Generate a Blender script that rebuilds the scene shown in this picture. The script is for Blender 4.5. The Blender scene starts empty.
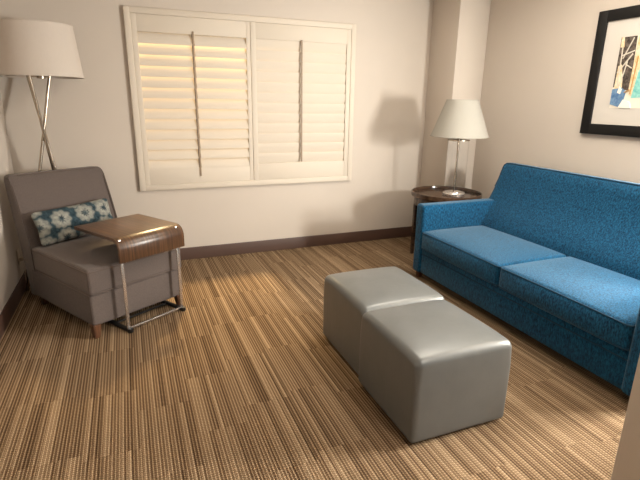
import bpy, bmesh, math, random
from mathutils import Vector, Matrix, Euler
random.seed(7)
scene = bpy.context.scene
COL = scene.collection
PI = math.pi

# ------------------------------------------------------------------ materials
def s2l(c):
    return tuple(((v/12.92) if v <= .04045 else ((v+.055)/1.055)**2.4) for v in c)
def rgb(r, g, b): return (*s2l((r/255, g/255, b/255)), 1)

class NT:
    def __init__(self, name):
        self.m = bpy.data.materials.new(name); self.m.use_nodes = True
        self.t = self.m.node_tree; self.n = self.t.nodes; self.l = self.t.links
        self.b = self.n['Principled BSDF']
    def new(self, kind, **kw):
        nd = self.n.new(kind)
        for k, v in kw.items(): setattr(nd, k, v)
        return nd
    def link(self, a, b): self.l.new(a, b)
    def set(self, **kw):
        for k, v in kw.items(): self.b.inputs[k.replace('_', ' ')].default_value = v
        return self
    def math(self, op, a, b=None, c=None):
        nd = self.n.new('ShaderNodeMath'); nd.operation = op
        for i, v in enumerate((a, b, c)):
            if v is None: continue
            if isinstance(v, (int, float)): nd.inputs[i].default_value = v
            else: self.l.new(v, nd.inputs[i])
        return nd.outputs[0]
    def mix(self, f, a, b, blend='MIX'):
        nd = self.n.new('ShaderNodeMix'); nd.data_type = 'RGBA'; nd.blend_type = blend
        for s, v in ((nd.inputs[0], f), (nd.inputs[6], a), (nd.inputs[7], b)):
            if isinstance(v, (int, float, tuple)): s.default_value = v
            else: self.l.new(v, s)
        return nd.outputs[2]
    def ramp(self, f, stops):
        nd = self.n.new('ShaderNodeValToRGB'); e = nd.color_ramp.elements
        while len(e) < len(stops): e.new(.5)
        for i, (p, c) in enumerate(stops): e[i].position = p; e[i].color = c
        self.l.new(f, nd.inputs[0]); return nd.outputs[0]
    def coord(self, scale=(1, 1, 1), rot=(0, 0, 0), world=False):
        if world: o = self.n.new('ShaderNodeNewGeometry').outputs['Position']
        else: o = self.n.new('ShaderNodeTexCoord').outputs['Object']
        mp = self.n.new('ShaderNodeMapping'); mp.inputs['Scale'].default_value = scale; mp.inputs['Rotation'].default_value = rot
        self.l.new(o, mp.inputs[0]); return mp.outputs[0]
    def noise(self, vec, scale=5, detail=2, rough=.5):
        nd = self.n.new('ShaderNodeTexNoise'); nd.inputs['Scale'].default_value = scale
        nd.inputs['Detail'].default_value = detail; nd.inputs['Roughness'].default_value = rough
        self.l.new(vec, nd.inputs['Vector']); return nd.outputs['Fac']
    def bump(self, h, strength=.2, dist=.01):
        nd = self.n.new('ShaderNodeBump'); nd.inputs['Strength'].default_value = strength; nd.inputs['Distance'].default_value = dist
        self.l.new(h, nd.inputs['Height']); self.l.new(nd.outputs[0], self.b.inputs['Normal'])
    def base(self, c):
        if isinstance(c, tuple): self.b.inputs['Base Color'].default_value = c
        else: self.l.new(c, self.b.inputs['Base Color'])

def simple(name, col, rough=.5, metal=0., **kw):
    t = NT(name); t.base(col); t.set(Roughness=rough, Metallic=metal)
    v = t.coord(); n = t.noise(v, 60, 2); t.bump(n, .04, .002)
    if metal > .5:
        for l in list(t.b.inputs['Normal'].links): t.l.remove(l)
    for k, x in kw.items(): t.b.inputs[k.replace('_', ' ')].default_value = x
    return t.m

def m_wall(name, col):
    t = NT(name); v = t.coord(world=True)
    n = t.noise(v, 3, 3); f = t.noise(v, 220, 2)
    t.base(t.mix(n, tuple(x*.97 for x in col[:3])+(1,), tuple(min(1, x*1.02) for x in col[:3])+(1,)))
    t.set(Roughness=.85); t.bump(f, .12, .002); return t.m

def m_carpet():
    t = NT('carpet'); p = t.coord(world=True)
    sep = t.new('ShaderNodeSeparateXYZ'); t.link(p, sep.inputs[0]); x, y = sep.outputs[0], sep.outputs[1]
    col = t.math('FLOOR', t.math('DIVIDE', t.math('ADD', x, .07), .245))
    w1 = t.new('ShaderNodeTexWhiteNoise', noise_dimensions='1D'); t.link(col, w1.inputs['W'])
    row = t.math('FLOOR', t.math('DIVIDE', t.math('ADD', t.math('ADD', y, 10), t.math('MULTIPLY', w1.outputs['Value'], .48)), .48))
    tile = t.math('ADD', t.math('MULTIPLY', col, 13.7), t.math('MULTIPLY', row, 5.31))
    wt = t.new('ShaderNodeTexWhiteNoise', noise_dimensions='1D'); t.link(tile, wt.inputs['W'])
    # stripes along Y
    s = t.math('DIVIDE', t.math('ADD', x, 20.), .0148)
    idx = t.math('FLOOR', s); fr = t.math('SUBTRACT', s, idx)
    par = t.ramp(fr, [(.30, (0, 0, 0, 1)), (.42, (1, 1, 1, 1)), (.90, (1, 1, 1, 1)), (1., (0, 0, 0, 1))])
    wi = t.new('ShaderNodeTexWhiteNoise', noise_dimensions='2D')
    cx = t.new('ShaderNodeCombineXYZ'); t.link(idx, cx.inputs[0]); t.link(tile, cx.inputs[1]); t.link(cx.outputs[0], wi.inputs['Vector'])
    wj = t.new('ShaderNodeTexWhiteNoise', noise_dimensions='2D'); cy = t.new('ShaderNodeCombineXYZ'); t.link(idx, cy.inputs[0])
    t.link(cy.outputs[0], wj.inputs['Vector'])
    rnd = t.math('ADD', t.math('MULTIPLY', wi.outputs['Value'], .55), t.math('MULTIPLY', wj.outputs['Value'], .45))
    # slow bands of darker and lighter yarn inside each tile
    cb = t.new('ShaderNodeCombineXYZ'); t.link(t.math('MULTIPLY', x, 14.), cb.inputs[0]); t.link(tile, cb.inputs[1])
    band = t.noise(cb.outputs[0], 1., 2)
    light = t.ramp(rnd, [(0, rgb(120, 99, 74)), (.3, rgb(146, 123, 96)), (.6, rgb(162, 139, 111)), (1, rgb(184, 161, 132))])
    dark = t.ramp(rnd, [(0, rgb(60, 43, 30)), (.4, rgb(94, 73, 54)), (.75, rgb(132, 110, 86)), (1, rgb(168, 145, 116))])
    c = t.mix(par, dark, light)
    bandc = t.ramp(band, [(.3, (.86, .85, .84, 1)), (.6, (1, 1, 1, 1))])
    c = t.mix(1., c, bandc, 'MULTIPLY')
    # loops along each yarn row
    yl = t.math('ADD', t.math('DIVIDE', y, .0125), t.math('MULTIPLY', rnd, 7.))
    fy = t.math('FRACT', yl)
    bead = t.math('MULTIPLY', t.math('SINE', t.math('MULTIPLY', fy, PI)), t.math('SINE', t.math('MULTIPLY', t.math('FRACT', t.math('ADD', t.math('MULTIPLY', fr, 2.), .3)), PI)))
    gap = t.ramp(bead, [(.05, (.36, .30, .25, 1)), (.6, (1, 1, 1, 1))])
    c = t.mix(.85, c, gap, 'MULTIPLY')
    t.base(c); t.set(Roughness=.95, Specular_IOR_Level=.1)
    t.bump(bead, .6, .004); return t.m

def m_wood(name, c1, c2, c3, rough, along='Y', scale=1.):
    t = NT(name)
    sc = {'X': (1.2, 16, 16), 'Y': (16, 1.2, 16), 'Z': (16, 16, 1.2), 'YZ': (38, 1.0, 1.0)}[along]
    v = t.coord(tuple(k*scale for k in sc)); n = t.noise(v, 2.2, 5, .6)
    v2 = t.coord(tuple(k*scale*6 for k in sc)); n2 = t.noise(v2, 2.2, 3, .6)
    f = t.math('ADD', t.math('MULTIPLY', n, .75), t.math('MULTIPLY', n2, .25))
    t.base(t.ramp(f, [(.36, c1), (.5, c2), (.64, c3)])); t.set(Roughness=rough); t.bump(n2, .05, .002); return t.m

def m_fabric(name, c1, c2, scale, rough=.9, sheen=0., tint=(1, 1, 1, 1), stretch=(1, 1, 1), bump=.3, detail=3):
    t = NT(name); v = t.coord(stretch); n = t.noise(v, scale, detail, .65)
    t.base(t.ramp(n, [(.35, c1), (.65, c2)])); t.set(Roughness=rough, Sheen_Weight=sheen, Sheen_Tint=tint, Sheen_Roughness=.5, Specular_IOR_Level=.05)
    f = t.noise(v, scale*2.2, 2); t.bump(f, bump, .003); return t.m

def m_weave():
    t = NT('grey_brown_weave'); v = t.coord((1, 1, 1)); w = t.new('ShaderNodeTexWave', wave_type='BANDS', bands_direction='X')
    w.inputs['Scale'].default_value = 45; w.inputs['Distortion'].default_value = 1.2; w.inputs['Detail'].default_value = 2; t.link(v, w.inputs['Vector'])
    n = t.noise(v, 160, 2); f = t.math('ADD', t.math('MULTIPLY', w.outputs['Fac'], .45), t.math('MULTIPLY', n, .55))
    t.base(t.ramp(f, [(.2, rgb(82, 73, 70)), (.8, rgb(103, 93, 88))])); t.set(Roughness=.92, Specular_IOR_Level=.12, Sheen_Weight=.15)
    t.bump(n, .25, .002); return t.m

def m_floral():
    t = NT('blue_floral_print'); v = t.coord((6.7, 6.7, 6.7))
    sep = t.new('ShaderNodeSeparateXYZ'); t.link(v, sep.inputs[0])
    cb = t.new('ShaderNodeCombineXYZ'); t.link(sep.outputs[0], cb.inputs[0]); t.link(sep.outputs[2], cb.inputs[1])
    vo = t.new('ShaderNodeTexVoronoi', voronoi_dimensions='2D', feature='F1'); vo.inputs['Scale'].default_value = 1.; vo.inputs['Randomness'].default_value = .45
    t.link(cb.outputs[0], vo.inputs['Vector'])
    sub = t.new('ShaderNodeVectorMath', operation='SUBTRACT'); t.link(cb.outputs[0], sub.inputs[0]); t.link(vo.outputs['Position'], sub.inputs[1])
    s2 = t.new('ShaderNodeSeparateXYZ'); t.link(sub.outputs[0], s2.inputs[0])
    ang = t.math('ARCTAN2', s2.outputs[1], s2.outputs[0])
    pet = t.math('MULTIPLY', t.math('SINE', t.math('MULTIPLY', ang, 9.)), .035)
    d = t.math('ADD', vo.outputs['Distance'], pet)
    n = t.noise(cb.outputs[0], 5, 4, .65)
    d = t.math('ADD', d, t.math('MULTIPLY', t.math('SUBTRACT', n, .5), .30))
    blue = t.ramp(n, [(.3, rgb(22, 34, 42)), (.6, rgb(54, 72, 80)), (.8, rgb(92, 104, 106))])
    cream = t.ramp(n, [(.3, rgb(104, 108, 104)), (.7, rgb(160, 158, 148))])
    k = t.ramp(d, [(0., (0, 0, 0, 1)), (.10, (.15, .15, .15, 1)), (.17, (.8, .8, .8, 1)), (.24, (1, 1, 1, 1)), (.40, (.8, .8, .8, 1)), (.50, (0, 0, 0, 1))])
    t.base(t.mix(k, blue, cream)); t.set(Roughness=.9, Specular_IOR_Level=.15); t.bump(t.noise(v, 40, 2), .2, .003); return t.m

def m_shade(name, col, tr=.35):
    t = NT(name); v = t.coord((1, 1, .25)); n = t.noise(v, 120, 2)
    c = t.mix(n, tuple(x*.95 for x in col[:3])+(1,), col)
    d = t.new('ShaderNodeBsdfDiffuse'); t.link(c, d.inputs[0]); tl = t.new('ShaderNodeBsdfTranslucent'); t.link(c, tl.inputs[0])
    mx = t.new('ShaderNodeMixShader'); mx.inputs[0].default_value = tr; t.link(d.outputs[0], mx.inputs[1]); t.link(tl.outputs[0], mx.inputs[2])
    t.link(mx.outputs[0], t.n['Material Output'].inputs[0]); return t.m

def m_glass(name, rough=0., col=(1, 1, 1, 1), thin=False):
    t = NT(name); t.base(col); t.set(Roughness=rough, Transmission_Weight=1., IOR=1.45)
    if thin:      # single clear pane: light must come through it
        tb = t.new('ShaderNodeBsdfTransparent'); gl = t.new('ShaderNodeBsdfGlossy'); gl.inputs['Roughness'].default_value = .02
        fr = t.new('ShaderNodeLayerWeight'); mx = t.new('ShaderNodeMixShader'); t.link(t.math('ADD', t.math('MULTIPLY', t.math('POWER', fr.outputs['Facing'], 5.), .40), .015), mx.inputs[0])
        tb.inputs[0].default_value = (1, 1, 1, 1)
        t.link(tb.outputs[0], mx.inputs[1]); t.link(gl.outputs[0], mx.inputs[2]); t.link(mx.outputs[0], t.n['Material Output'].inputs[0])
    return t.m

def m_leather():
    t = NT('silver_grey_vinyl'); v = t.coord(); n = t.noise(v, 9, 3); f = t.noise(v, 260, 2); s = t.noise(t.coord((14, 14, 1.2)), 2, 2)
    t.base(t.ramp(n, [(.3, rgb(97, 99, 98)), (.7, rgb(102, 104, 103))])); t.set(Roughness=.36, Specular_IOR_Level=.6, Metallic=.2)
    t.bump(t.math('ADD', t.math('MULTIPLY', f, .3), t.math('MULTIPLY', s, .8)), .16, .004); return t.m

M = dict(
    wall=m_wall('wall_paint', rgb(195, 185, 174)), ceil=m_wall('ceiling_paint', rgb(226, 218, 208)),
    carpet=m_carpet(), baseb=simple('dark_brown_baseboard', rgb(74, 52, 42), .5),
    white=simple('shutter_white', rgb(204, 194, 180), .65, 0., Specular_IOR_Level=.2), rod=simple('tilt_rod_taupe', rgb(150, 132, 112), .5),
    weave=m_weave(), welt=simple('dark_welt', rgb(92, 80, 74), .9), floral=m_floral(),
    legwood=m_wood('leg_wood', rgb(58, 36, 24), rgb(84, 54, 36), rgb(104, 70, 47), .4, 'Z'),
    walnut=m_wood('walnut_top', rgb(50, 33, 23), rgb(74, 51, 35), rgb(100, 70, 46), .32, 'YZ'),
    endtable=m_wood('dark_wood_table', rgb(44, 32, 24), rgb(64, 47, 36), rgb(82, 62, 48), .14, 'X', .7),
    chrome=simple('chrome', rgb(214, 208, 204), .24, .88), nickel=simple('brushed_nickel', rgb(178, 166, 152), .25, 1.),
    black=simple('black_plastic', rgb(22, 20, 19), .5), frameblk=simple('black_frame', rgb(14, 12, 11), .6, 0., Specular_IOR_Level=.25),
    shadebig=m_shade('white_linen_shade', rgb(208, 198, 188), .16), shade=m_shade('cream_shade', rgb(170, 166, 157), .18),
    teal=m_fabric('teal_chenille', rgb(3, 34, 58), rgb(22, 84, 120), 120, .9, .24, (.68, .87, 1, 1), (1, 1, .4), .6),
    tealwelt=simple('dark_teal_welt', rgb(10, 52, 76), .9),
    vinyl=m_leather(), glass=m_glass('clear_glass', thin=True), pane=m_glass('window_glass', thin=True),
    mat=simple('mat_board', rgb(196, 190, 182), .8), plate=simple('outlet_cream', rgb(206, 190, 172), .45),
    bulb=simple('frosted_bulb', rgb(235, 230, 220), .4),
    art_dark=m_fabric('art_charcoal', rgb(58, 52, 48), rgb(108, 98, 90), 40), art_line=simple('art_pale_line', rgb(196, 188, 174), .8),
    art_cream=m_fabric('art_cream', rgb(226, 214, 190), rgb(204, 176, 130), 30), art_teal=m_fabric('art_teal', rgb(104, 176, 172), rgb(160, 208, 198), 24),
    art_blue=m_fabric('art_blue', rgb(72, 104, 146), rgb(120, 150, 178), 26), art_white=simple('art_white', rgb(232, 226, 214), .8),
    art_paper=simple('art_paper', rgb(222, 214, 198), .8), ochre=simple('art_ochre', rgb(168, 128, 76), .8),
)

# ------------------------------------------------------------------ mesh helpers
def finish(name, bm, mat, parent=None, loc=None, smooth=True, angle=38):
    bmesh.ops.remove_doubles(bm, verts=bm.verts, dist=1e-6)
    bmesh.ops.recalc_face_normals(bm, faces=bm.faces)
    for f in bm.faces: f.smooth = smooth
    if smooth:
        for e in bm.edges:
            if len(e.link_faces) == 2 and e.calc_face_angle(0) > math.radians(angle): e.smooth = False
    me = bpy.data.meshes.new(name); bm.to_mesh(me); bm.free()
    o = bpy.data.objects.new(name, me); COL.objects.link(o)
    if isinstance(mat, str): mat = M[mat]
    me.materials.append(mat)
    if parent: o.parent = parent
    if loc: o.location = loc
    return o
def empty(name, loc, rz=0., label=None, cat=None, group=None):
    o = bpy.data.objects.new(name, None); COL.objects.link(o); o.empty_display_size = .1
    o.location = loc; o.rotation_euler = (0, 0, rz)
    return tag(o, label, cat, group)
def tag(o, label=None, cat=None, group=None):
    if label: o['label'] = label
    if cat: o['category'] = cat
    if group: o['group'] = group
    return o
def struct(o): o['kind'] = 'structure'; return o
BM = bmesh.new

def add_box(bm, x0, x1, y0, y1, z0, z1, bev=0., seg=2):
    vs = [bm.verts.new((x, y, z)) for x in (x0, x1) for y in (y0, y1) for z in (z0, z1)]
    fs = [bm.faces.new([vs[i] for i in q]) for q in ((0, 1, 3, 2), (4, 6, 7, 5), (0, 4, 5, 1), (2, 3, 7, 6), (0, 2, 6, 4), (1, 5, 7, 3))]
    bmesh.ops.recalc_face_normals(bm, faces=fs)
    if bev:
        es = list({e for f in fs for e in f.edges})
        bmesh.ops.bevel(bm, geom=es, offset=bev, segments=seg, affect='EDGES', profile=.5)
    return bm
def add_rbox(bm, c, h, r, fn=None, mid=6, rs=5):
    """box with generously rounded edges on a grid dense enough to be deformed; fn(p) moves points (relative to centre)"""
    def axis(hh):
        a = [-hh + r*(1-math.cos(PI/2*i/rs)) for i in range(rs+1)]
        inn = [-(hh-r) + 2*(hh-r)*i/mid for i in range(1, mid)] if hh > r+1e-5 else []
        b = [-v for v in reversed(a)]
        if hh <= r+1e-5: b = b[1:]
        return a+inn+b
    ax = [axis(k) for k in h]
    cache = {}
    def V(p):
        k = tuple(round(v, 6) for v in p)
        if k not in cache:
            inner = Vector([max(-(h[i]-r), min(h[i]-r, p[i])) for i in range(3)])
            d = Vector(p)-inner
            q = inner + d.normalized()*r if d.length > 1e-9 else Vector(p)
            if fn: q = fn(q)
            cache[k] = bm.verts.new(q+Vector(c))
        return cache[k]
    for a in range(3):
        b, d = (a+1) % 3, (a+2) % 3
        for sgn in (-1, 1):
            for i in range(len(ax[b])-1):
                for j in range(len(ax[d])-1):
                    q = []
                    for (ii, jj) in ((i, j), (i+1, j), (i+1, j+1), (i, j+1)):
                        p = [0, 0, 0]; p[a] = sgn*h[a]; p[b] = ax[b][ii]; p[d] = ax[d][jj]; q.append(V(p))
                    if len(set(q)) == 4:
                        try: bm.faces.new(q)
                        except ValueError: pass
    return bm
def add_tube(bm, pts, r, seg=10, closed=False, flat=None):
    """round tube along points; r scalar or list; flat=(a,b) gives an elliptical section"""
    pts = [Vector(p) for p in pts]; n = len(pts); rings = []
    up = None
    for i, p in enumerate(pts):
        if closed: t = (pts[(i+1) % n]-pts[i-1])
        else: t = pts[min(i+1, n-1)]-pts[max(i-1, 0)]
        t.normalize()
        if up is None:
            up = Vector((0, 0, 1)) if abs(t.z) < .9 else Vector((1, 0, 0))
        s = t.cross(up).normalized(); w = s.cross(t).normalized(); up = w
        rr = r[i] if isinstance(r, (list, tuple)) else r
        fa, fb = flat or (1, 1)
        rings.append([bm.verts.new(p + s*math.cos(2*PI*k/seg)*rr*fa + w*math.sin(2*PI*k/seg)*rr*fb) for k in range(seg)])
    for i in range(n if closed else n-1):
        A, B = rings[i], rings[(i+1) % n]
        for k in range(seg): bm.faces.new((A[k], A[(k+1) % seg], B[(k+1) % seg], B[k]))
    if not closed: bm.faces.new(rings[0]); bm.faces.new(rings[-1])
    return bm
def add_lathe(bm, prof, c=(0, 0, 0), seg=48, close=False):
    """profile of (radius, z); close joins last to first (hollow ring solids)"""
    rings = []
    for (r, z) in prof:
        if r < 1e-6: rings.append([bm.verts.new((c[0], c[1], c[2]+z))])
        else: rings.append([bm.verts.new((c[0]+r*math.cos(2*PI*k/seg), c[1]+r*math.sin(2*PI*k/seg), c[2]+z)) for k in range(seg)])
    m = len(rings)
    for i in range(m if close else m-1):
        A, B = rings[i], rings[(i+1) % m]
        for k in range(seg):
            k2 = (k+1) % seg
            if len(A) == 1 and len(B) == 1: continue
            if len(A) == 1: bm.faces.new((A[0], B[k], B[k2]))
            elif len(B) == 1: bm.faces.new((A[k], A[k2], B[0]))
            else: bm.faces.new((A[k], A[k2], B[k2], B[k]))
    return bm
def add_prism(bm, poly, axis, a, b, bev=0., seg=3):
    """polygon in the two other axes (cyclic order), extruded along axis from a to b"""
    def P(u, v, w): return {'x': (w, u, v), 'y': (u, w, v), 'z': (u, v, w)}[axis]
    A = [bm.verts.new(P(u, v, a)) for u, v in poly]; B = [bm.verts.new(P(u, v, b)) for u, v in poly]
    fs = [bm.faces.new(A), bm.faces.new(list(reversed(B)))]
    n = len(poly)
    for i in range(n): fs.append(bm.faces.new((A[i], A[(i+1) % n], B[(i+1) % n], B[i])))
    bmesh.ops.recalc_face_normals(bm, faces=fs)
    if bev:
        es = [e for e in {e for f in fs for e in f.edges} if e.calc_face_angle(0) > math.radians(25)]
        bmesh.ops.bevel(bm, geom=es, offset=bev, segments=seg, affect='EDGES', profile=.5)
    return bm
def box(name, mat, x0, x1, y0, y1, z0, z1, bev=0., parent=None): return finish(name, add_box(BM(), x0, x1, y0, y1, z0, z1, bev), mat, parent)
def rrect_loop(x0, x1, y0, y1, r, n=5):
    pts = []
    for cx, cy, a0 in ((x1-r, y1-r, 0), (x0+r, y1-r, 90), (x0+r, y0+r, 180), (x1-r, y0+r, 270)):
        for i in range(n+1):
            a = math.radians(a0+90*i/n); pts.append((cx+r*math.cos(a), cy+r*math.sin(a)))
    return pts
def taper_leg(x, y, h, top, bot, dx=0., dy=0.):
    bm = BM(); A = []; B = []
    for sx, sy in ((-1, -1), (1, -1), (1, 1), (-1, 1)):
        A.append(bm.verts.new((x+sx*top/2, y+sy*top/2, h))); B.append(bm.verts.new((x+dx+sx*bot/2, y+dy+sy*bot/2, 0)))
    bm.faces.new(A); bm.faces.new(B)
    for i in range(4): bm.faces.new((A[i], A[(i+1) % 4], B[(i+1) % 4], B[i]))
    bmesh.ops.recalc_face_normals(bm, faces=bm.faces)
    bmesh.ops.bevel(bm, geom=list(bm.edges), offset=.004, segments=2, affect='EDGES')
    return bm

# ------------------------------------------------------------------ the room
XL, XR, YB, ZC = -.887, 3.411, 4.524, 2.62
CX, CY = 3.055, 4.072           # the pier in the right back corner
YN = -1.2
struct(box('floor', 'carpet', XL-.12, 4.52, YN, YB+.12, -.05, 0))
struct(box('ceiling', 'ceil', XL-.12, 4.52, YN, YB+.12, ZC, ZC+.05))
WX0, WX1, WZ0, WZ1 = .125, 2.115, .755, 2.165       # window opening
bm = BM()
for a in ((XL-.12, WX0, 0, ZC), (WX1, XR+.12, 0, ZC), (WX0, WX1, 0, WZ0), (WX0, WX1, WZ1, ZC)): add_box(bm, a[0], a[1], YB, YB+.12, a[2], a[3])
struct(finish('wall_back', bm, 'wall', smooth=False))
struct(box('wall_left', 'wall', XL-.12, XL, YN, YB, 0, ZC))
struct(box('wall_right', 'wall', XR, XR+.12, 1.50, YB, 0, ZC))
struct(box('wall_alcove', 'wall', 4.40, 4.52, .48, YB, 0, ZC))
struct(box('wall_corner_pier', 'wall', CX, XR, CY, YB, 0, ZC, .004))
struct(box('wall_near', 'wall', 1.588, 2.55, .82, .94, 0, ZC, .006))
struct(finish('baseboard_back', add_prism(BM(), [(YB, 0), (YB-.014, 0), (YB-.014, .106), (YB-.009, .118), (YB, .118)], 'x', XL, CX), 'baseb'))
struct(finish('baseboard_left', add_prism(BM(), [(XL, 0), (XL+.014, 0), (XL+.014, .106), (XL+.009, .118), (XL, .118)], 'y', YN, YB-.014), 'baseb'))
struct(finish('baseboard_right', add_prism(BM(), [(XR, 0), (XR-.014, 0), (XR-.014, .106), (XR-.009, .118), (XR, .118)], 'y', 1.50, CY), 'baseb'))
# window behind the shutter
bm = BM()
for x0, x1 in ((WX0, WX0+.04), (1.10, 1.14), (WX1-.04, WX1)): add_box(bm, x0, x1, YB+.07, YB+.11, WZ0, WZ1)
for z0, z1 in ((WZ0, WZ0+.04), (WZ1-.04, WZ1)): add_box(bm, WX0+.04, WX1-.04, YB+.07, YB+.11, z0, z1)
wf = struct(finish('window_1', bm, 'white', smooth=False))
finish('window_pane', add_box(BM(), WX0+.04, WX1-.04, YB+.086, YB+.092, WZ0+.04, WZ1-.04), 'pane', wf)

# ------------------------------------------------------------------ plantation shutter
sh = empty('window_shutter', (1.12, YB, .697), 0, 'white louvred interior shutter with two panels on the back wall', 'window shutter')
def L(x, y, z): return (x-1.12, y, z-.697)
def lbox(bm, x0, x1, y0, y1, z0, z1, bev=0.): add_box(bm, x0-1.12, x1-1.12, y0, y1, z0-.697, z1-.697, bev)
fx0, fx1, fz0, fz1 = .067, 2.173, .697, 2.221
bm = BM(); w = .050
lbox(bm, fx0, fx0+w, -.034, -.001, fz0, fz1, .006); lbox(bm, fx1-w, fx1, -.034, -.001, fz0, fz1, .006)
lbox(bm, fx0+w-.005, fx1-w+.005, -.034, -.001, fz1-w, fz1, .006); lbox(bm, fx0+w-.005, fx1-w+.005, -.034, -.001, fz0, fz0+w, .006)
finish('shutter_frame', bm, 'white', sh)
def louvre(bm, x0, x1, z, tilt, wd, th=.011, y=-.012):
    n = 10; sec = []
    for k in range(n):
        a = 2*PI*k/n; u, v = math.cos(a)*wd/2, math.sin(a)*th/2
        sec.append((y + u*math.cos(tilt)-v*math.sin(tilt), z + u*math.sin(tilt)+v*math.cos(tilt)))
    add_prism(bm, [(p-0, q-.697) for p, q in sec], 'x', x0-1.12, x1-1.12)
def panel(px0, px1, lx0, lx1, lz0, lz1, n, tilt, rodx, split, wd):
    bm = BM()
    lbox(bm, px0, lx0, -.028, -.002, fz0+w, fz1-w, .003); lbox(bm, lx1, px1, -.028, -.002, fz0+w, fz1-w, .003)
    lbox(bm, lx0-.003, lx1+.003, -.027, -.003, lz1, fz1-w, .003); lbox(bm, lx0-.003, lx1+.003, -.027, -.003, fz0+w, lz0, .003)
    p = finish('shutter_panel', bm, 'white', sh)
    bm = BM(); pitch = (lz1-lz0)/n
    for i in range(n):
        z = lz0 + pitch*(i+.5)
        if split:
            for a, b in ((lx0+.001, rodx-.011), (rodx+.011, lx1-.001)): louvre(bm, a, b, z, tilt, wd)
        else: louvre(bm, lx0+.001, lx1-.001, z, tilt, wd)
    finish('louvers', bm, 'white', p)
    return p
p1 = panel(fx0+w, 1.1155,   .160, 1.078, .888, 2.035, 13, math.radians(70), .612, True, .099)
bm = BM(); lbox(bm, .604, .619, -.036, -.027, .812, 2.06, .002); finish('tilt_rod', bm, 'rod', p1)
p2 = panel(1.119, fx1-w, 1.166, 2.078, .908, 2.035, 12, math.radians(98), 1.606, False, .101)
bm = BM(); lbox(bm, 1.599, 1.613, -.048, -.036, .915, 2.045, .003)
finish('tilt_rod', bm, 'rod', p2)

# ------------------------------------------------------------------ armchair
ca = math.radians(31.2); CU = Vector((math.cos(ca), math.sin(ca), 0)); CV = Vector((-math.sin(ca), math.cos(ca), 0))
FL = Vector((-.307, 3.098, 0))
co = FL + CU*.34 + CV*.45
chair = empty('armchair', co, ca, 'armless grey-brown upholstered lounge chair in the left back corner', 'armchair')
def cl(u, v, z): return Vector((u-.34, v-.45, z))
# base with welted lower edge
def base_fn(p): return p
finish('base', add_rbox(BM(), cl(.34, .435, .19), (.35, .445, .108), .018), 'weave', chair)
def cush(p):
    k = max(0, 1-(p.x/.36)**4)*max(0, 1-(p.y/.385)**4)
    q = p.copy()
    if p.z > 0: q.z += .018*k
    if abs(p.z) < .09: q.y -= 0
    return q
sc_ = finish('seat_cushion', add_rbox(BM(), cl(.34, .372, .383), (.352, .392, .085), .022, cush), 'weave', chair)
for z in (.452, .306):
    lp = [cl(a, b, z) for a, b in rrect_loop(-.012, .692, -.02, .764, .03)]
    finish('welt', add_tube(BM(), lp, .0045, 6, True), 'welt', sc_)
prof = [(.765, .29), (.775, .49), (.86, .73), (.945, .945), (.962, .964), (1.045, .958), (1.052, .94), (.975, .60), (.905, .29), (.885, .085), (.83, .085), (.80, .29)]
def chair_back():
    bm = BM(); xs = [-.352, -.350, -.345, -.337, -.326, -.312, -.20, 0, .19, .302, .316, .327, .335, .340, .342]; rows = []
    for x in xs:
        e = max(0, (abs(x+.005)-.307)/.040); ins = .040*(1-math.sqrt(max(0, 1-min(1, e)**2)))
        sd = .012*max(0, (abs(x+.005)-.335)/.012)**2
        row = []
        for a, b in prof:
            k = max(0, min(1, (b-.5)/.3)); cen = .62+.39*(b-.1)*.9
            row.append(bm.verts.new((x, a-.45-.39*ins*k - (sd if a > .45+.5*b else -sd)*.6, b-.92*ins*k)))
        rows.append(row)
    n = len(prof)
    for i in range(len(rows)-1):
        for k in range(n): bm.faces.new((rows[i][k], rows[i][(k+1) % n], rows[i+1][(k+1) % n], rows[i+1][k]))
    bm.faces.new(rows[0]); bm.faces.new(rows[-1]); return bm
finish('backrest', chair_back(), 'weave', chair, angle=50)
for uu in (-.004, .674):
    finish('welt', add_tube(BM(), [cl(uu, a-.004, b) for a, b in ((.776, .50), (.857, .73), (.925, .90))], .0035, 6), 'welt', chair)
finish('welt', add_tube(BM(), [cl(uu, .948, .958) for uu in (.05, .2, .4, .62)], .0035, 6), 'welt', chair)
for uu, vv, dx, dy in ((.012, .010, -.006, -.008), (.652, .010, .008, -.008), (.05, .80, -.008, .012), (.63, .80, .008, .012)):
    p = cl(uu, vv, 0); finish('leg', taper_leg(p.x, p.y, .092, .056, .036, dx, dy), 'legwood', chair)
# lumbar pillow
pw = co + Matrix.Rotation(ca, 3, 'Z') @ cl(.318, .728, 0)
def pil(p):
    ex = max(0, 1-(abs(p.x)/.29)**2.6); ez = max(0, 1-(abs(p.z)/.125)**2.4)
    q = p.copy(); q.y = p.y*(.16+.84*(ex*ez)**.55)
    q.x *= 1-.05*(1-abs(p.z)/.125); q.z *= 1-.06*(1-abs(p.x)/.29)
    return q
pl = finish('lumbar_pillow', add_rbox(BM(), (0, 0, 0), (.29, .062, .125), .03, pil, 12, 4), 'floral', loc=(pw.x, pw.y, .606), angle=80)
pl.rotation_euler = (Matrix.Rotation(ca, 3, 'Z') @ Matrix.Rotation(math.radians(-21), 3, 'X') @ Matrix.Rotation(math.radians(-2.5), 3, 'Y')).to_euler()
tag(pl, 'blue and cream floral lumbar pillow on the armchair', 'pillow')

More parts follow.
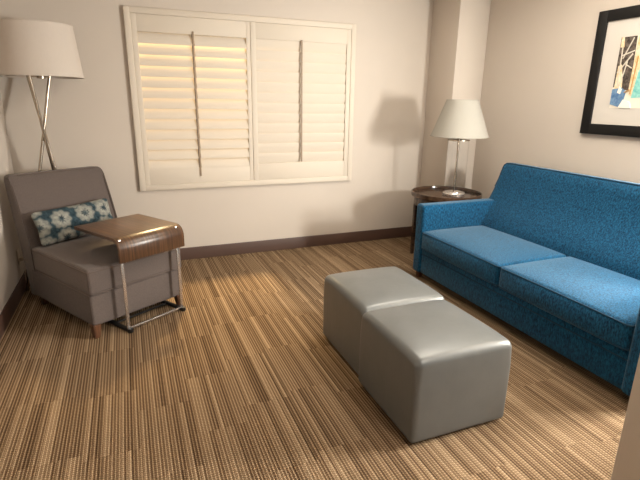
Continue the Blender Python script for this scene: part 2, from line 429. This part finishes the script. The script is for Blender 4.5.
# ------------------------------------------------------------------ C-shaped side table
ta = math.radians(32.0); tb = Vector((-.132, 3.106, 0))
ctab = empty('c_shaped_table', tb, ta, 'small walnut C-shaped table with chrome legs pulled over the armchair seat', 'side table')
th = .022; r = .075; zt = .650; vf = -.035
out = [(.505, zt)]; inn = [(.505, zt-th)]
for i in range(11):
    a = PI/2+PI/2*i/10; out.append((vf+r+r*math.cos(a), zt-r+r*math.sin(a))); inn.append((vf+r+(r-th)*math.cos(a), zt-r+(r-th)*math.sin(a)))
out.append((vf, .492)); inn.append((vf+th, .492))
bm = add_prism(BM(), out+inn[::-1], 'x', .005, .503, .002, 2)
finish('tabletop', bm, 'walnut', ctab, angle=30)
for uu in (.03, .462):
    bm = BM(); add_box(bm, uu-.011, uu+.011, -.008, .004, .012, .64, .003)
    add_box(bm, uu-.011, uu+.011, -.008, .40, .616, .6275, .003)
    finish('leg', bm, 'chrome', ctab)
    bm = BM(); add_box(bm, uu-.014, uu+.014, -.028, .34, .0, .020, .005); f = finish('foot', bm, 'black', ctab)
    finish('foot_cap', add_lathe(BM(), [(0, 0), (.017, 0), (.019, .006), (.017, .026), (0, .027)], (uu, -.018, 0), 16), 'black', f)
finish('front_stretcher', add_box(BM(), .041, .451, -.012, .006, .014, .030, .004), 'chrome', ctab)
finish('dark_bar', add_box(BM(), .041, .451, .16, .175, .004, .016, .003), 'black', ctab)  # thin dark bar across the feet, behind the front stretcher

# ------------------------------------------------------------------ floor lamp
fc = Vector((-.552, 4.222, 0))
fl = empty('floor_lamp', fc, 0, 'chrome crossed-leg floor lamp with wide white drum shade behind the armchair', 'floor lamp')
zb, zt2 = 1.642, 2.005
finish('lamp_shade', add_lathe(BM(), [(.289, zb), (.2545, zt2), (.2505, zt2), (.285, zb)], seg=64, close=True), 'shadebig', fl)
for nm, z, rr in (('shade_trim', zb+.004, .2893), ('shade_trim', zt2-.004, .2556)):
    finish(nm, add_tube(BM(), [(rr*math.cos(2*PI*k/64), rr*math.sin(2*PI*k/64), z) for k in range(64)], .0035, 6, True), 'shadebig', fl)
legs = [((-.657, 4.231, 1.78), (-.439, 4.364, .006)), ((-.476, 4.298, 1.78), (-.857, 4.136, .006)), ((-.625, 4.112, 1.78), (-.500, 4.464, .006))]
for a, b in legs:
    finish('leg', add_tube(BM(), [Vector(b)-fc, (Vector(a)+Vector(b))/2-fc, Vector(a)-fc], .0115, 12), 'nickel', fl)
bm = BM()
for (a, b), (c, d) in ((legs[0], legs[1]), (legs[1], legs[2]), (legs[2], legs[0])):
    f = .075; P = Vector(a).lerp(Vector(b), f)-fc; Q = Vector(c).lerp(Vector(d), f)-fc
    add_tube(bm, [P, Q], .006, 8)
add_lathe(bm, [(0, 1.63), (.03, 1.632), (.03, 1.66), (0, 1.662)], seg=20)
finish('leg_bracket', bm, 'nickel', fl)
s = finish('socket', add_lathe(BM(), [(0, 1.66), (.018, 1.66), (.018, 1.73), (0, 1.73)], seg=20), 'nickel', fl)
finish('bulb', add_lathe(BM(), [(0, 1.73), (.015, 1.73), (.032, 1.775), (.03, 1.81), (0, 1.835)], seg=20), 'bulb', s)
bm = BM()
for k in range(3):
    a = 2*PI*k/3+.4; add_tube(bm, [(.018*math.cos(a), .018*math.sin(a), 1.728), (.255*math.cos(a), .255*math.sin(a), 1.99)], .0025, 6)
finish('shade_spider', bm, 'nickel', fl)

# ------------------------------------------------------------------ sofa
so = Vector((2.83, 2.385, 0))
sofa = empty('sofa', so, 0, 'teal blue two-cushion upholstered sofa along the right wall', 'sofa')
y0, y1 = -1.095, 1.013; aw = .114
def sx(x): return x-so.x
finish('base', add_box(BM(), sx(2.292), sx(3.33), y0+aw-.01, y1-aw+.01, .06, .283, .014, 3), 'teal', sofa)
finish('welt', add_tube(BM(), [(sx(2.290), y0+aw, .238), (sx(2.290), 0, .238), (sx(2.290), y1-aw, .238)], .004, 6), 'tealwelt', sofa)
for s_ in (-1, 1):
    c = (sx(2.82), (y1-aw/2) if s_ > 0 else (y0+aw/2), .361)
    def armf(p): 
        q = p.copy(); q.z += .006*max(0, -p.x/.5) if p.z > .2 else 0; return q
    finish('arm', add_rbox(BM(), c, (.545, aw/2, .304), .024, None, 6, 5), 'teal', sofa)
ysp = -.040          # where the two seat cushions meet
for s_ in (-1, 1):
    ya, yb = (ysp, y1-aw) if s_ > 0 else (y0+aw, ysp); hy = (yb-ya)/2-.003; cc = (sx(2.595), (ya+yb)/2, .365)
    def cf(p, hy=hy, s_=s_):
        q = p.copy(); kx = max(0, 1-abs(p.x/.325)**3); ky = max(0, 1-abs(p.y/hy)**3)
        if p.z > 0:
            q.z += .024*kx*ky - .006*max(0, -p.x/.325)**3
        if p.x < -.25: q.x -= .022*ky*max(0, 1-(p.z/.085)**2)
        return q
    cu = finish('seat_cushion', add_rbox(BM(), cc, (.325, hy, .083), .026, cf, 10, 5), 'teal', sofa)
    for z in (.066, -.066):
        pts = []
        for a, b in rrect_loop(-.325, .325, -hy, hy, .034, 4):
            q = cf(Vector((a, b, z))) if z > 0 else Vector((a, b, z))
            pts.append(Vector(cc)+Vector((a-.001, b, q.z if z > 0 else z)))
        # denser path so the welt follows the crown
        dense = []
        for i in range(len(pts)):
            A, B = pts[i], pts[(i+1) % len(pts)]; m = 8 if (A-B).length > .2 else 1
            for k in range(m):
                P = A.lerp(B, k/m); loc_ = P-Vector(cc)
                if z > 0: P.z = cc[2]+z+.010*max(0, 1-abs(loc_.y/hy)**3)*.3
                dense.append(P)
        finish('welt', add_tube(BM(), dense, .005, 6, True), 'tealwelt', cu)
# back: raked, fuller in the middle
def back_bm():
    bm = BM()
    front = [(2.90, .30), (2.895, .44), (2.935, .52), (2.99, .60), (3.045, .68), (3.09, .76), (3.125, .84), (3.150, .91), (3.172, .968), (3.186, .982)]
    top = [(3.205, .988), (3.25, .987), (3.295, .977), (3.318, .958)]
    rear = [(3.330, .90), (3.35, .60), (3.36, .30)]
    prof = front+top+rear
    ny = 26; ys = [-1.09, -1.084, -1.072, -1.055] + [-1.03+1.978*i/ny for i in range(ny+1)] + [.973, .990, 1.002, 1.008]
    ring = []
    cxm, czm = 3.14, .62
    for y in ys:
        e = min(1, max(0, (abs(y+.041)-1.014)/.035)); k = 1-.0*e
        ins = .030*(1-math.sqrt(max(0, 1-e*e)))
        row = []
        for (x, z) in prof:
            dx, dz = cxm-x, czm-z; dl = math.hypot(dx, dz)
            row.append(bm.verts.new((sx(x+dx/dl*ins), y, z+dz/dl*ins)))
        ring.append(row)
    n = len(prof)
    for i in range(len(ring)-1):
        for k in range(n): bm.faces.new((ring[i][k], ring[i][(k+1) % n], ring[i+1][(k+1) % n], ring[i+1][k]))
    bm.faces.new(ring[0]); bm.faces.new(ring[-1]); return bm
bk = finish('backrest', back_bm(), 'teal', sofa, angle=60)
ed = [(sx(3.096), .993, .775), (sx(3.128), .993, .84), (sx(3.152), .993, .91), (sx(3.171), .988, .966), (sx(3.185), .973, .982)]
pw_ = ed + [(sx(3.187), y, .985) for y in (.9, .5, 0, -.5, -.97)] + [(a, -.082-b, c) for a, b, c in reversed(ed)]
finish('welt', add_tube(BM(), pw_, .0055, 6), 'tealwelt', bk)
for x, y in ((2.325, -1.045), (2.325, .965), (3.27, -1.045), (3.27, .965)):
    finish('leg', taper_leg(sx(x), y, .062, .05, .038), 'legwood', sofa)

# ------------------------------------------------------------------ round end table
et = empty('end_table', (2.835, 3.74, 0), 0, 'round dark wood end table with raised rim between sofa arm and pier', 'end table')
R_ = .334
finish('tabletop', add_lathe(BM(), [(0, .625), (R_-.02, .625), (R_-.008, .632), (R_-.008, .646), (0, .648)], seg=72), 'endtable', et)
finish('rim', add_lathe(BM(), [(R_-.012, .634), (R_-.001, .634), (R_, .640), (R_, .671), (R_-.004, .674), (R_-.009, .674), (R_-.012, .670)], seg=72, close=True), 'endtable', et)
finish('apron', add_lathe(BM(), [(R_-.05, .545), (R_-.03, .545), (R_-.03, .626), (R_-.05, .626)], seg=60, close=True), 'endtable', et)
for k in range(4):
    a = PI/4+PI/2*k; rr = R_-.052
    finish('leg', taper_leg(rr*math.cos(a), rr*math.sin(a), .60, .042, .028, .012*math.cos(a), .012*math.sin(a)), 'endtable', et)

# ------------------------------------------------------------------ table lamp
tl = empty('table_lamp', (2.886, 3.69, .648), 0, 'glass cylinder table lamp with cream tapered shade on the round end table', 'table lamp')
z0 = .648
finish('lamp_base', add_lathe(BM(), [(0, .0), (.104, .0), (.106, .004), (.106, .020), (.100, .027), (.074, .030), (.072, .036), (0, .038)], seg=48), 'chrome', tl)
finish('glass_cylinder', add_lathe(BM(), [(.094, .039), (.098, .039), (.098, .515), (.094, .515)], seg=48, close=True), 'glass', tl)
finish('top_ring', add_lathe(BM(), [(0, .516), (.101, .516), (.101, .526), (0, .528)], seg=48), 'nickel', tl)
finish('centre_rod', add_tube(BM(), [(0, 0, .038), (0, 0, .30), (0, 0, .517)], .009, 14), 'nickel', tl)
s = finish('socket', add_lathe(BM(), [(0, .527), (.02, .527), (.02, .60), (0, .60)], seg=20), 'nickel', tl)
finish('bulb', add_lathe(BM(), [(0, .60), (.015, .60), (.032, .65), (.03, .69), (0, .72)], seg=20), 'bulb', s)
finish('lamp_shade', add_lathe(BM(), [(.264, .552), (.142, .884), (.138, .884), (.260, .552)], seg=64, close=True), 'shade', tl)
for z, rr in ((.555, .2645), (.881, .1428)):
    finish('shade_trim', add_tube(BM(), [(rr*math.cos(2*PI*k/64), rr*math.sin(2*PI*k/64), z) for k in range(64)], .003, 6, True), 'shade', tl)
bm = BM()
for k in range(3):
    a = 2*PI*k/3+.2; add_tube(bm, [(.018*math.cos(a), .018*math.sin(a), .60), (.141*math.cos(a), .141*math.sin(a), .872)], .0022, 6)
finish('shade_spider', bm, 'nickel', tl)

# ------------------------------------------------------------------ ottomans
def ottoman(cx, cy, hx, hy, label):
    o = empty('cube_ottoman', (cx, cy, 0), 0, label, 'ottoman', 'pair of cube ottomans pushed together')
    hz = .2125
    def f(p):
        q = p.copy(); kx = max(0, 1-abs(p.x/hx)**3); ky = max(0, 1-abs(p.y/hy)**3)
        if p.z > 0: q.z += .024*kx*ky*(p.z/hz)
        t = max(0, 1-(p.z/hz)**2)
        rr = .034; wz = min(1, max(0, (hz*.92-p.z)/(hz*.5)))
        a_, b_, c_ = (abs(p.x)-(hx-rr))/rr, (abs(p.y)-(hy-rr))/rr, (-p.z-(hz-rr))/rr
        def sq(v, k): return v + (min(1, max(0, v))**.5 - v)*k if v > 0 else v
        if a_ > 0 and (b_ > 0 or c_ > 0): q.x += math.copysign((sq(a_, wz)-a_)*rr, p.x)
        if b_ > 0 and (a_ > 0 or c_ > 0): q.y += math.copysign((sq(b_, wz)-b_)*rr, p.y)
        if c_ > 0 and (a_ > 0 or b_ > 0): q.z -= (sq(c_, wz)-c_)*rr
        q.x += math.copysign(.002*ky*t, p.x) if abs(p.x) > hx-.05 else 0
        q.y += math.copysign(.002*kx*t, p.y) if abs(p.y) > hy-.05 else 0
        if p.z > 0: # shoulders drop softly at the corners
            q.z -= .010*(abs(p.x/hx)**8)*(abs(p.y/hy)**8)
        return q
    finish('cover', add_rbox(BM(), (0, 0, .018+hz), (hx, hy, hz), .034, f, 10, 6), 'vinyl', o, angle=80)
    for a in (-1, 1):
        for b in (-1, 1): finish('foot', add_lathe(BM(), [(0, 0), (.022, 0), (.024, .004), (.024, .022), (0, .022)], (a*(hx-.05), b*(hy-.05), 0), 16), 'black', o)
    finish('bottom_panel', add_box(BM(), -hx+.03, hx-.03, -hy+.03, hy-.03, .008, .024), 'black', o)
    return o
ottoman(1.325, 1.757, .267, .274, 'silver-grey cube ottoman nearest the viewer, in front of its twin')
ottoman(1.350, 2.321, .268, .284, 'silver-grey cube ottoman farther back, between its twin and the window wall')

# ------------------------------------------------------------------ framed picture
pc = Vector((XR, 2.36, 1.728))
pic = empty('framed_picture', pc, 0, 'black framed abstract print with wide white mat on right wall above the sofa', 'picture')
hy, hz = .46, .445; fw = .078
bm = BM()
for a, b, c, d in ((-hy, -hy+fw, -hz, hz), (hy-fw, hy, -hz, hz), (-hy+fw-.003, hy-fw+.003, hz-fw, hz), (-hy+fw-.003, hy-fw+.003, -hz, -hz+fw)):
    add_box(bm, -.032, -.002, a, b, c, d, .003)
finish('frame', bm, 'frameblk', pic)
mt = finish('mat_board', add_box(BM(), -.016, -.004, -hy+.06, hy-.06, -hz+.06, hz-.06), 'mat', pic)
# print: y runs from its left edge (+.252) to the right (-.252); t grows rightwards, s upwards (0..1)
AY, AH, AZ0 = .250, .500, -.245
def apoly(name, pts, mat, lift):
    bm = BM(); add_prism(bm, [(AY-t*AH, AZ0+s*.49) for t, s in pts], 'x', -.0168-lift, -.0165-lift+.0002)
    return bm
def art(pieces):
    pieces = [(n, m, [q]) for n, m, qs in pieces for q in qs]
    for i, (nm, mat, polys) in enumerate(pieces):
        bm = BM()
        for pts in polys: add_prism(bm, [(AY-t*AH, AZ0+s*.49) for t, s in pts], 'x', -.0172-.0004*i, -.0160)
        finish(nm, bm, mat, mt, smooth=False)
def strip(a, b, w):
    d = Vector((b[0]-a[0], b[1]-a[1])).normalized(); n = Vector((-d.y, d.x))*w/2
    return [(a[0]+n.x, a[1]+n.y), (b[0]+n.x, b[1]+n.y), (b[0]-n.x, b[1]-n.y), (a[0]-n.x, a[1]-n.y)]
art([
    ('print', 'art_paper', [[(0, 0), (1, 0), (1, 1), (0, 1)]]),
    ('dark_shape', 'art_dark', [[(.0, .30), (.27, .24), (.24, 1), (.0, 1)], [(.62, .3), (.8, .2), (.86, .9), (.7, 1)]]),
    ('cream_shape', 'art_cream', [[(.25, .2), (.34, .15), (.40, 1), (.26, 1)], [(.02, .26), (.15, .22), (.13, .42), (.08, .62), (.03, .6)], [(.01, .86), (.07, .86), (.05, 1), (.01, 1)]]),
    ('teal_shape', 'art_teal', [[(.31, .14), (.62, .16), (.58, .60), (.50, .84), (.40, .78), (.35, .5)]]),
    ('blue_shape', 'art_blue', [[(.0, .05), (.19, .0), (.22, .24), (.14, .29), (.0, .27)], [(.7, .0), (.98, .02), (.96, .3), (.8, .26)]]),
    ('pale_lines', 'art_line', [strip((.03, .50), (.22, .76), .018), strip((.05, .74), (.24, .80), .016), strip((.14, .62), (.24, .56), .014), strip((.07, .32), (.05, .86), .014), strip((.10, .3), (.16, .66), .012), strip((.08, .70), (.20, .98), .010)]),
    ('white_shape', 'art_white', [[(.14, .0), (.34, .0), (.30, .09), (.2, .12)], [(.09, .22), (.14, .20), (.15, .27), (.11, .31)]]),
    ('ochre_marks', 'ochre', [strip((.29, .2), (.31, .72), .012), strip((.33, .78), (.46, .86), .014), strip((.2, .22), (.27, .26), .014)]),
])

# ------------------------------------------------------------------ wall outlet by the armchair
ou = empty('wall_outlet', (XL, 4.175, .285), 0, 'cream wall outlet with plug, low on the left wall beside the armchair', 'outlet')
finish('cover_plate', add_box(BM(), .0005, .006, -.036, .036, -.058, .058, .002), 'plate', ou)
pg = finish('plug', add_box(BM(), .006, .034, -.014, .014, -.036, -.008, .005), 'plate', ou)
finish('plug_cord', add_tube(BM(), [(.030, 0, -.024), (.045, .004, -.045), (.040, .010, -.10), (.022, .02, -.15), (.020, .03, -.26)], .003, 8), 'plate', pg)

# ------------------------------------------------------------------ light
def light(name, kind, loc, energy, col, **kw):
    d = bpy.data.lights.new(name, kind); d.energy = energy; d.color = col
    for k, v in kw.items(): setattr(d, k, v)
    o = bpy.data.objects.new(name, d); COL.objects.link(o); o.location = loc; return o
light('lamp_beside_sofa', 'POINT', (3.39, 1.15, 1.47), 200, (1., .965, .888), shadow_soft_size=.14)
light('alcove_fill', 'POINT', (3.66, .76, 1.24), 235, (1., .965, .888), shadow_soft_size=.14)  # added fill without a fixture, brightens ottoman front and near floor
a = light('ceiling_fill', 'AREA', (2.1, 2.5, ZC-.02), 33, (1., .92, .80), shape='DISK', size=1.3)  # added soft fill from above for the unlit walls, no fixture there
light('rear_fill', 'AREA', (1.6, -.6, ZC-.03), 46, (1., .92, .82), shape='DISK', size=.5)  # added fill behind the camera, lifts near wall and left floor
st = light('street_light', 'AREA', (1.0, 6.4, 3.6), 600, (1., .72, .36), size=.5)
st.rotation_euler = (Vector((1.0, 4.6, 1.4))-st.location).to_track_quat('-Z', 'Y').to_euler()
wd = bpy.data.worlds.new('World'); scene.world = wd; wd.use_nodes = True
bg = wd.node_tree.nodes['Background']; bg.inputs[0].default_value = (1., .9, .78, 1); bg.inputs[1].default_value = .06

# ------------------------------------------------------------------ camera
F = 470.955
cam = bpy.data.cameras.new('Camera'); cam.sensor_width = 36; cam.sensor_fit = 'HORIZONTAL'; cam.lens = F/640*36; cam.clip_start = .02
co_ = bpy.data.objects.new('Camera', cam); COL.objects.link(co_); scene.camera = co_
yaw, pit, rol = math.radians(22.08041427), math.radians(16.42730679), math.radians(-.84519822)
wv = Vector((math.sin(yaw)*math.cos(pit), math.cos(yaw)*math.cos(pit), -math.sin(pit))); rv = Vector((math.cos(yaw), -math.sin(yaw), 0)); dv = wv.cross(rv)
r2 = math.cos(rol)*rv+math.sin(rol)*dv; d2 = -math.sin(rol)*rv+math.cos(rol)*dv
mw = Matrix((r2, -d2, -wv)).transposed().to_4x4(); mw.translation = (0, 0, 1.5); co_.matrix_world = mw

vs = scene.view_settings
vs.view_transform = 'Standard'; vs.look = 'None'; vs.exposure = .45; vs.gamma = 1.; vs.use_curve_mapping = False
